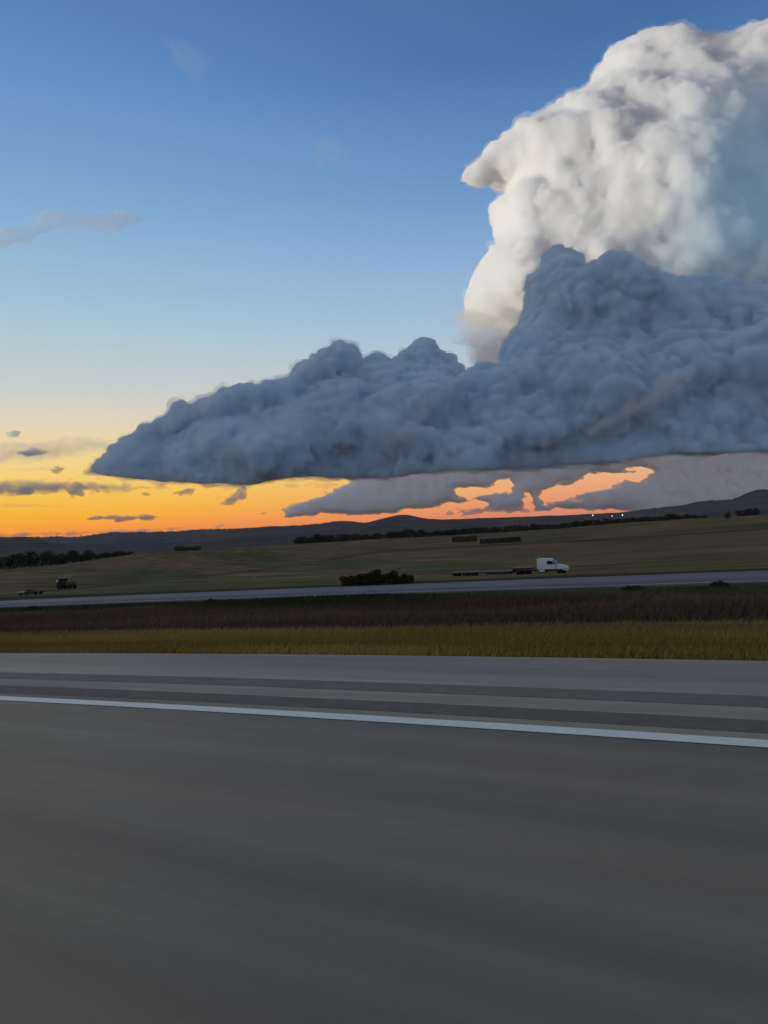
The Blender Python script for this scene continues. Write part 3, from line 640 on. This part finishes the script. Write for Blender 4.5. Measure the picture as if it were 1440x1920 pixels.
# ------------------------------------------------------------------ tractor and the implement standing behind it
M_TGREEN = mat('dark_green_tractor_paint', (.020, .045, .018), .4, .5)
M_TYELLOW = mat('pale_yellow_panel', (.55, .50, .24), .5, .4)
M_TROOF = mat('pale_cab_roof', (.42, .42, .36), .5, .4)
M_GREYSTEEL = mat('pale_grey_steel_panel', (.40, .38, .35), .55, .4)
M_RUST = mat('rusty_dark_steel', (.055, .040, .032), .75, .3, noise=(3, .3, 4))
def build_tractor():
    p = ground_hit(125, 1104, 60); root = empty('tractor', p, -RB * .6); tag(root, 'dark tractor with pale cab roof facing right in the hay field', 'tractor')
    k = p.y / 184; root.scale = (k, k, k)
    MB().prism([(-.2, .75), (2.45, .75), (2.6, 1.05), (2.55, 1.72), (2.3, 1.86), (-.2, 1.95)], -.42, .42, .06).make('hood', M_TGREEN, root)
    MB().box(.3, 2.2, -.3, .3, 1.9, 1.965, .02).make('hood_trim', M_GREYSTEEL, root)
    c = MB().prism([(-1.75, 1.0), (-.15, 1.0), (-.1, 1.9), (-1.85, 1.9)], -.72, .72, .05).make('cab', M_TGREEN, root)
    for x, y in ((-.22, -.68), (-.22, .68), (-1.72, -.68), (-1.72, .68)): MB().tube([(x, y, 1.88), (x - .02, y * .97, 2.75)], .05).make('cab_post', M_STEEL, c)
    MB().box(-1.66, -.26, -.64, .64, 1.89, 2.72).make('cab_glass', M_GLASS, c)
    MB().box(-1.95, 0.05, -.82, .82, 2.74, 2.92, .07).make('roof', M_TROOF, c)
    for sgn in (-1, 1):
        MB().prism([(-2.1, 1.55), (-1.5, 2.05), (-.75, 1.95), (-.8, 1.86), (-1.45, 1.93), (-2.0, 1.46)], sgn * .98 - .28, sgn * .98 + .28).make('rear_fender', M_TGREEN, root)
        MB().lathe([(.05, -.06), (.30, -.05), (.34, 0), (.30, .05), (.05, .06)], (-1.95, sgn * 1.02, 2.10), n=14).make('work_lamp', M_TYELLOW, root)
        wheel(root, -1.25, sgn * .98, .90, .90, .55, M_TYELLOW); wheel(root, 1.75, sgn * .85, .62, .62, .42, M_TYELLOW)
    MB().tube([(1.5, .3, 1.85), (1.5, .3, 2.6)], .05).make('exhaust_pipe', M_STEEL, root)
    MB().box(2.5, 2.85, -.35, .35, .55, .95, .04).make('front_weight', M_STEEL, root)
    p = ground_hit(60, 1115.5, 60); root = empty('towed_implement', p, -RB * .6); tag(root, 'low dark towed farm implement with a pale grey rear panel left of the tractor', 'farm implement')
    k = p.y / 172; root.scale = (k, k, k)
    MB().box(-3.3, -1.4, -1.0, 1.0, .62, .98, .05).make('rear_panel', M_GREYSTEEL, root)
    MB().prism([(-3.2, .3), (.6, .3), (.75, .62), (-.2, 1.0), (-1.3, 1.0), (-1.38, .6), (-3.2, .6)], -.9, .9, .03).make('frame', M_RUST, root)
    MB().box(-1.2, -.3, -.6, .6, 1.01, 1.35, .05, (.2, .1, .1)).make('gearbox_cover', M_RUST, root)
    MB().tube([(.7, 0, .5), (1.6, .1, .55), (3.4, .25, .6)], .09, .06).make('drawbar', M_RUST, root)
    for sgn in (-1, 1):
        wheel(root, 1.9, sgn * .8, .42, .42, .3, M_RUST); wheel(root, -2.4, sgn * 1.1, .4, .4, .3, M_RUST)
    MB().tube([(1.9, -.8, .42), (1.9, .8, .42)], .06).make('axle', M_STEEL, root)
build_tractor()

# ------------------------------------------------------------------ long stacks in the stubble
M_BALE = mat('weathered_stacked_bales', (.040, .034, .030), .95, .1, noise=(.9, .35, 5))
def stack(label, px0, px1, py, rows, h, D=None):
    a = ground_hit(px0, py + .0, 100); Y = a.y; b = at(px1, py, Y); n = max(2, int((b.x - a.x) / (1.5 * Y / 400)))
    root = empty('bale_stack', a, -.10); tag(root, label, 'bale stack', 'stacks of bales in the stubble')
    rng = random.Random(px0); W = (b.x - a.x) / n; H = h * Y / FPX
    for i in range(n):
        hh = H * rng.uniform(.86, 1.06); m = MB()
        m.box(i * W + .02 * W, (i + 1) * W - .02 * W, -.5 * W, 1.2 * W, -.4, hh * .52, .05 * W); m.box(i * W + .05 * W, (i + 1) * W - .04 * W, -.42 * W, 1.1 * W, hh * .525, hh, .06 * W)
        m.make('bale', M_BALE, root)
stack('short tall dark stack of bales at the left end of the stubble strip', 848, 895, 1017, 2, 10)
stack('long low dark stack of bales right of the taller stack', 900, 976, 1020, 2, 9)

# ------------------------------------------------------------------ trees and shrubs
def leaf_mat(name, c, var=.35):
    m = mat(name, c, .8, .2); g = G(m); b = g.N['Principled BSDF']
    n = g.noise(g.N.new('ShaderNodeTexCoord').outputs['Object'], .9, 3); g.put(b.inputs['Base Color'], g.scale(c, g.map(n, .3, .7, 1 - var, 1 + var))); return m
M_LEAF = [leaf_mat('dark_green_leaves', (.035, .045, .026)), leaf_mat('olive_green_leaves', (.050, .056, .028)), leaf_mat('blue_green_needles', (.026, .036, .030))]
M_BARK = mat('rough_grey_bark', (.07, .055, .045), .9, .1, noise=(4, .3, 4))
M_SHRUB = [leaf_mat('dark_shrub_leaves', (.040, .045, .020)), leaf_mat('brown_shrub_leaves', (.075, .045, .028))]
def leaves(rng, blobs, n, size):
    """n leaf sprays spread through a set of (x,y,z,rx,rz) blobs"""
    w = np.array([b[3] ** 2 * b[4] for b in blobs]); pick = rng.choice(len(blobs), n, p=w / w.sum()); B = np.array(blobs)[pick]
    d = rng.normal(size=(n, 3)); d /= np.linalg.norm(d, axis=1, keepdims=True); d *= (rng.random(n) ** .45)[:, None]
    P = B[:, :3] + d * np.stack([B[:, 3], B[:, 3], B[:, 4]], 1)
    u = rng.normal(size=(n, 3)); u /= np.linalg.norm(u, axis=1, keepdims=True); v = np.cross(u, rng.normal(size=(n, 3))); v /= np.linalg.norm(v, axis=1, keepdims=True)
    s = size * (.6 + .8 * rng.random(n))[:, None]
    V = np.stack([P - u * s, P - v * s * .45, P + u * s, P + v * s * .45], 1).reshape(-1, 3)
    return V, np.arange(4 * n).reshape(n, 4)
def tree_kind(seed, H, wide, n, kind, conifer=False):
    rng = np.random.default_rng(seed); root = empty('tree', (0, 0, 0)); m = MB(); blobs = []
    lean = rng.normal(0, .03, 2)
    m.tube([(0, 0, -.4), (lean[0] * H * .4, lean[1] * H * .4, H * .35), (lean[0] * H, lean[1] * H, H * .8)], H * .035, H * .010)
    if conifer:
        for k in range(7): t = k / 6; blobs.append((0, 0, H * (.18 + .76 * t), wide * (1 - .88 * t), H * .09))
    else:
        for k in range(9):
            a = rng.random() * 6.28; r = wide * (.15 + .5 * rng.random()); z = H * (.30 + .48 * rng.random()); q = wide * rng.uniform(.34, .56)
            blobs.append((r * math.cos(a), r * math.sin(a), z, q, q * .85))
            if k < 5: m.tube([(0, 0, H * rng.uniform(.22, .4)), (r * .6 * math.cos(a), r * .6 * math.sin(a), z * .85), (r * math.cos(a), r * math.sin(a), z)], H * .014, H * .005, 5)
        blobs.append((0, 0, H * .82, wide * .42, H * .15)); blobs.append((0, 0, H * .22, wide * .72, H * .2))
    m.make('trunk', M_BARK, root)
    V, F = leaves(rng, blobs, n, H * .055); link_mesh('crown', V, F, M_LEAF[kind], root)
    return root
PROTO = [tree_kind(101, 8.0, 4.0, 900, 0), tree_kind(102, 7.0, 4.2, 900, 1), tree_kind(103, 9.0, 4.4, 900, 0), tree_kind(104, 6.0, 3.6, 800, 1)]
used = set()
def plant(kind, loc, h_px, label, group, rng, sx=1.0):
    """put one tree of kind where its foot stands; h_px is its height in photo pixels"""
    o = PROTO[kind] if kind not in used else copy_tree(PROTO[kind]); used.add(kind)
    H = [8.0, 7.0, 9.0, 6.0, 9.0][kind]; k = h_px * loc[1] / FPX / H
    o.location = loc; o.scale = (k * sx * rng.uniform(.9, 1.2), k * sx * rng.uniform(.9, 1.2), k); o.rotation_euler = (0, 0, rng.uniform(0, 6.28)); tag(o, label, 'tree', group)
def behind(px, D):
    a = float(slopes(px, 1015 - (px - 720) * .07)[0]); return Vector((a * D, D, float(ground_z(a * D, D))))
def belt(pts, label, group, kinds, seed, step, dmul=1.03):
    """row of trees just over the crest; pts = (px, foot py, top py)"""
    rng = random.Random(seed); P = np.array(pts, float); x = P[0, 0]
    while x < P[-1, 0]:
        fy = np.interp(x, P[:, 0], P[:, 1]); ty = np.interp(x, P[:, 0], P[:, 2]); hp = (fy - ty) * rng.uniform(.85, 1.55)
        a = float(slopes(x, fy)[0]); D = float(crest_dist(a)) * (dmul + rng.uniform(0, .05)); foot = behind(x, D)
        vis = (CAM_H + float(slopes(x, fy)[1]) * D) - foot.z                 # how much of the tree the crest hides
        plant(rng.choice(kinds), foot, hp + max(0, vis) * FPX / D, label, group, rng, 1.25 * hp / max(hp, hp + max(0, vis) * FPX / D) + .1); x += step * rng.uniform(.6, 1.3) * max(.45, hp / 14)
belt([(-60, 1072, 1042), (0, 1070, 1042), (40, 1067, 1040), (90, 1062, 1041), (150, 1055, 1039), (200, 1048, 1037), (248, 1041, 1034)], 'dark bushy tree in the belt along the field edge at the left', 'trees in the left field belt', [0, 1, 2, 3], 5, 9)
belt([(335, 1035, 1027), (376, 1032, 1026)], 'dark low tree in the small clump between left belt and middle row', 'trees in the small left clump', [1, 3], 6, 9)
belt([(556, 1021, 1012), (590, 1020, 1006), (640, 1017, 1004), (692, 1013, 1004)], 'dark green tree in the thicket left of the long middle row', 'trees in the middle thicket', [0, 1, 3], 7, 9)
belt([(694, 1012, 1004), (740, 1009, 999), (775, 1007, 995), (800, 1006, 997), (860, 1003, 994), (920, 999, 990), (960, 997, 988), (1000, 994, 985), (1055, 990, 981), (1070, 989, 984)], 'dark tree in the long row along the far side of the stubble', 'trees in the long middle row', [0, 1, 2, 3], 8, 9)
belt([(1076, 988, 978), (1110, 985, 977), (1160, 981, 973), (1220, 977, 970), (1270, 974, 966), (1300, 972, 966), (1326, 971, 968)], 'dark tree in the row below the lit hillside', 'trees in the row below the hillside lights', [0, 1, 2, 3], 9, 9)
belt([(1386, 970, 960), (1410, 969, 957), (1428, 968, 960)], 'dark full tree in the clump at the right field edge', 'trees in the right clump', [0, 2], 10, 8)
_r = random.Random(3); f_ = behind(1364, 690); plant(3, f_, 12 + max(0, (CAM_H + float(slopes(1364, 971)[1]) * 690 - f_.z)) * FPX / 690, 'single round dark tree just left of the right clump', None, _r, 1.0)

def shrub(px, py, w_px, h_px, kind, label, group, seed, name='shrub'):
    rng = np.random.default_rng(seed); p = ground_hit(px, py, 10); s = p.y / FPX; w, h = w_px * s / 2, h_px * s
    root = empty(name, p); m = MB(); blobs = []
    for k in range(8):
        a = rng.random() * 6.28; r = w * .62 * rng.random() ** .5; z = h * rng.uniform(.35, .72); q = min(w, h) * rng.uniform(.28, .42)
        blobs.append((r * math.cos(a), r * math.sin(a) * .7, z * (1 - .3 * (r / w)), q, q * .8)); m.tube([(r * .2 * math.cos(a), r * .2 * math.sin(a), -.1), (r * math.cos(a), r * .7 * math.sin(a), z)], h * .014, h * .005, 5)
    blobs.append((0, 0, h * .25, w * .8, h * .25))
    m.make('stem', M_BARK, root); V, F = leaves(rng, blobs, 2600, min(w, h) * .085); link_mesh('foliage', V, F, M_SHRUB[kind], root)
    return tag(root, label, 'shrub', group)
SG = 'shrubs beyond the far road'
shrub(655, 1099, 38, 24, 1, 'brownish low shrub at the left end of the clump beyond the far road', SG, 61)
shrub(683, 1098, 44, 29, 0, 'dark green shrub second from the left in the clump beyond the far road', SG, 62)
shrub(709, 1096, 46, 34, 0, 'tallest dark shrub in the middle of the clump beyond the far road', SG, 63)
shrub(738, 1095, 44, 28, 0, 'dark spreading shrub right of the tallest one beyond the far road', SG, 64)
shrub(764, 1094, 34, 25, 0, 'small dark shrub at the right end of the clump beyond the far road', SG, 65)
for i, (px, py, w, h, lab) in enumerate([(60, 1143, 34, 10, 'small dark tuft of brush on the near side of the far road at far left'), (395, 1129, 34, 8, 'small dark tuft of brush along the far road below the left field'),
        (1187, 1106, 60, 11, 'broad dark tuft of brush beside the far road right of the truck'), (1350, 1099, 46, 13, 'dark tuft of brush rising over the far road edge at the right')]):
    shrub(px, py, w, h, 0, lab, 'tufts of brush along the far road', 70 + i, 'brush')

# ------------------------------------------------------------------ conifers fringing the far ridges (a wood nobody could count)
def forest(name, sky, spans, n, hh, seed, label):
    rng = np.random.default_rng(seed); V = []; F = []
    for _ in range(n):
        x0, x1 = spans[rng.integers(len(spans))]; px = rng.uniform(x0, x1); sl, D, a = sky(px); Y = D * (1 + rng.uniform(-.012, .01)); z = CAM_H + sl * D - hh * .35
        h = hh * rng.uniform(.5, 1.15); r = h * rng.uniform(.22, .36); k = len(V); c = np.array((a * Y, Y, z))
        for lev, (t, q) in enumerate(((0, .55), (.18, 1.0), (.55, .62))):
            for i in range(6): an = i / 6 * 6.28 + lev; V.append(c + np.array((math.cos(an) * r * q * rng.uniform(.7, 1.2), math.sin(an) * r * q, h * t)))
        V.append(c + np.array((rng.normal(0, .05 * h), 0, h)))
        for lev in (0, 1):
            for i in range(6): F.append((k + lev * 6 + i, k + lev * 6 + (i + 1) % 6, k + lev * 6 + 6 + (i + 1) % 6, k + lev * 6 + 6 + i))
        for i in range(0, 6): F.append((k + 12 + i, k + 12 + (i + 1) % 6, k + 18, k + 18))
    me = bpy.data.meshes.new(name); me.from_pydata([tuple(v) for v in V], [], [tuple(dict.fromkeys(f)) for f in F]); me.materials.append(M_LEAF[2])
    o = bpy.data.objects.new(name, me); COL.objects.link(o); tag(o, label, 'forest', None, 'stuff')
forest('forest', sky_far, [(150, 470), (230, 430), (0, 140)], 520, 22, 5, 'dark conifers fringing the far ridge at the left')
forest('forest', sky_mesa, [(1335, 1460), (1380, 1450), (1385, 1450), (480, 640), (1180, 1260)], 420, 15, 6, 'dark conifers scattered along the mesa ridge')

# ------------------------------------------------------------------ yard lights on the hillside, marker in the hay field
M_YARD = mat('lit_yard_lamp', (.9, .95, .9), .3, .3, emit=((.85, 1.0, .95), 6))
M_POLE = mat('galvanised_pole', (.22, .22, .23), .5, .4, .5)
def yard_light(px, py, r, lab, pole_px):
    D = 2650.0; p = at(px, py, D); h = pole_px * D / FPX
    root = empty('yard_light', (p.x, p.y, p.z - h * .8)); tag(root, lab, 'yard light', 'yard lights on the hillside')
    MB().tube([(0, 0, -h * .6), (0, 0, h)], .35, .18).make('pole', M_POLE, root)
    MB().lathe([(.05, -.5 * r), (r * .8, -.4 * r), (r, 0), (r * .7, .5 * r), (.05, .6 * r)], (0, -.5, h * .8), 'z', 12).make('lamp', M_YARD, root, True)
yard_light(1111.5, 966, 1.5, 'bright white yard light furthest left on the dark hillside', 5)
yard_light(1147.5, 967.5, 1.2, 'dimmer white yard light between the other two on the hillside', 4)
yard_light(1167, 966, 1.5, 'white yard light on the tall pole at the right of the three', 9)
def marker():
    p = ground_hit(478, 1087, 60); root = empty('marker_post', p); tag(root, 'tiny white marker post alone in the hay field above the far road', 'marker post')
    MB().tube([(0, 0, -.1), (0, 0, .9)], .03).make('post', M_STEEL, root); MB().box(-.17, .17, -.02, .02, .55, .9, .01).make('plate', M_LAMP, root)
marker()

# ------------------------------------------------------------------ grass of the verge and the ditch
def grass(name, n, urange, srange, kk_u, hrange, w, cols, seed, label, dens=None):
    rng = np.random.default_rng(seed); u = rng.uniform(*urange, n); s = rng.uniform(*srange, n)
    t = np.clip((u - 9) / 28, 0, 1); U = u + bend(s, *K_NEAR) * (1 - t) + bend(s, *K_FAR) * t
    x, y = s * CB + U * SB, -s * SB + U * CB
    ok = (y > 2) & (np.abs(x / np.maximum(y, .1)) < .72)
    if dens is not None: ok &= rng.random(n) < dens(s, u)
    x, y, u, s = x[ok], y[ok], u[ok], s[ok]; n = len(x); z = ground_z(x, y)
    h = hrange(u, s, rng.random(n)) * rng.uniform(.6, 1.2, n); a = rng.uniform(0, 2 * math.pi, n); ww = w * rng.uniform(.6, 1.4, n) * np.sqrt(np.maximum(y, 8) / 12)
    dx, dy = np.cos(a) * ww, np.sin(a) * ww; lx, ly = rng.normal(.12, .28, n) * h, rng.normal(0, .28, n) * h
    V = np.stack([np.stack([x - dx, y - dy, z - .03], 1), np.stack([x + dx, y + dy, z - .03], 1), np.stack([x + lx * .4 + dx * .7, y + ly * .4 + dy * .7, z + h * .6], 1), np.stack([x + lx, y + ly, z + h], 1)], 1).reshape(-1, 3)
    m = bpy.data.materials.new(name + '_blades'); m.use_nodes = True; g = G(m); b = g.N['Principled BSDF']
    at_ = g.N.new('ShaderNodeAttribute'); at_.attribute_name = 'blade'; g.put(b.inputs['Base Color'], at_.outputs['Color']); b.inputs['Roughness'].default_value = .8; b.inputs['Specular IOR Level'].default_value = .15
    o = link_mesh(name, V, np.arange(4 * n).reshape(n, 4), m); c = cols(u, s, rng, n)
    ca = o.data.color_attributes.new('blade', 'FLOAT_COLOR', 'POINT'); ca.data.foreach_set('color', np.repeat(np.concatenate([c, np.ones((n, 1))], 1), 4, 0).astype(np.float32).ravel())
    tag(o, label, 'grass', None, 'stuff')
def lerp(f, A, B): return A * (1 - f[:, None]) + B * f[:, None]
def verge_cols(u, s, rng, n):
    p = gnoise(1, s / 70 + .5, u / 30) * .6 + .5 + rng.normal(0, .08, n)
    c = lerp(np.clip(p, 0, 1), np.broadcast_to(np.array((.31, .225, .05)), (n, 3)), np.array((.48, .33, .095)))
    c = lerp(np.exp(-((u - 9.9) / .55) ** 2) * .55, c, np.broadcast_to(np.array((.20, .155, .032)), (n, 3)))
    c = lerp(np.clip((u - 11.8) / 2, 0, 1) * .8, c, np.broadcast_to(np.array((.26, .175, .075)), (n, 3)))
    return c * rng.uniform(.9, 1.1, (n, 1))
def dry_cols(u, s, rng, n):
    p = np.clip(gnoise(0, s / 150 + .5, u / 50) * .9 + .5 + rng.normal(0, .08, n), 0, 1)
    c = lerp(p, np.broadcast_to(np.array((.115, .073, .048)), (n, 3)), np.array((.170, .112, .070)))
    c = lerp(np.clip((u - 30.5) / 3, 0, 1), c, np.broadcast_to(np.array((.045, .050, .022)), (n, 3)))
    return c * rng.uniform(.88, 1.12, (n, 1))
grass('verge_grass', 460000, (U_EDGE + .08, 15.5), (-34, 22), None, lambda u, s, r: np.interp(u, [8.4, 8.9, 10.3, 11.5, 13, 15.5], [.06, .11, .11, .15, .18, .16]) * (.8 + .4 * r), .0045, verge_cols, 91, 'short yellow-green grass on the verge beside the pavement', dens=lambda s, u: np.clip(1.15 - np.clip((u - 11.2 - gnoise(1, s / 60 + .5, u / 30) * 1.2) / 4, 0, 1) * 1.1, .05, 1))
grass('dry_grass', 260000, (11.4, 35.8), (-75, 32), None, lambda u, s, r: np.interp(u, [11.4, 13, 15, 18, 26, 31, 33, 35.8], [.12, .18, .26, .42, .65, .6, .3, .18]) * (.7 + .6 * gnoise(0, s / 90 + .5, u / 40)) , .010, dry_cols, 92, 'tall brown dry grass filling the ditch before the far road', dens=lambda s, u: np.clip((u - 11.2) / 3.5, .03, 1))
# ------------------------------------------------------------------ thin evening haze over the land
def haze():
    m = vapour('thin_evening_haze', HAZE, (.93, .96, 1.0)); R = 41000.0; a, b = -60.0, 330.0
    V = [(-R, -R, a), (R, -R, a), (R, R, a), (-R, R, a), (-R, -R, b), (R, -R, b), (R, R, b), (-R, R, b)]
    tag(link_mesh('haze', V, [(3, 2, 1, 0), (4, 5, 6, 7), (0, 1, 5, 4), (1, 2, 6, 5), (2, 3, 7, 6), (3, 0, 4, 7)], m), kind='stuff')
HAZE = 1.4e-5
haze()
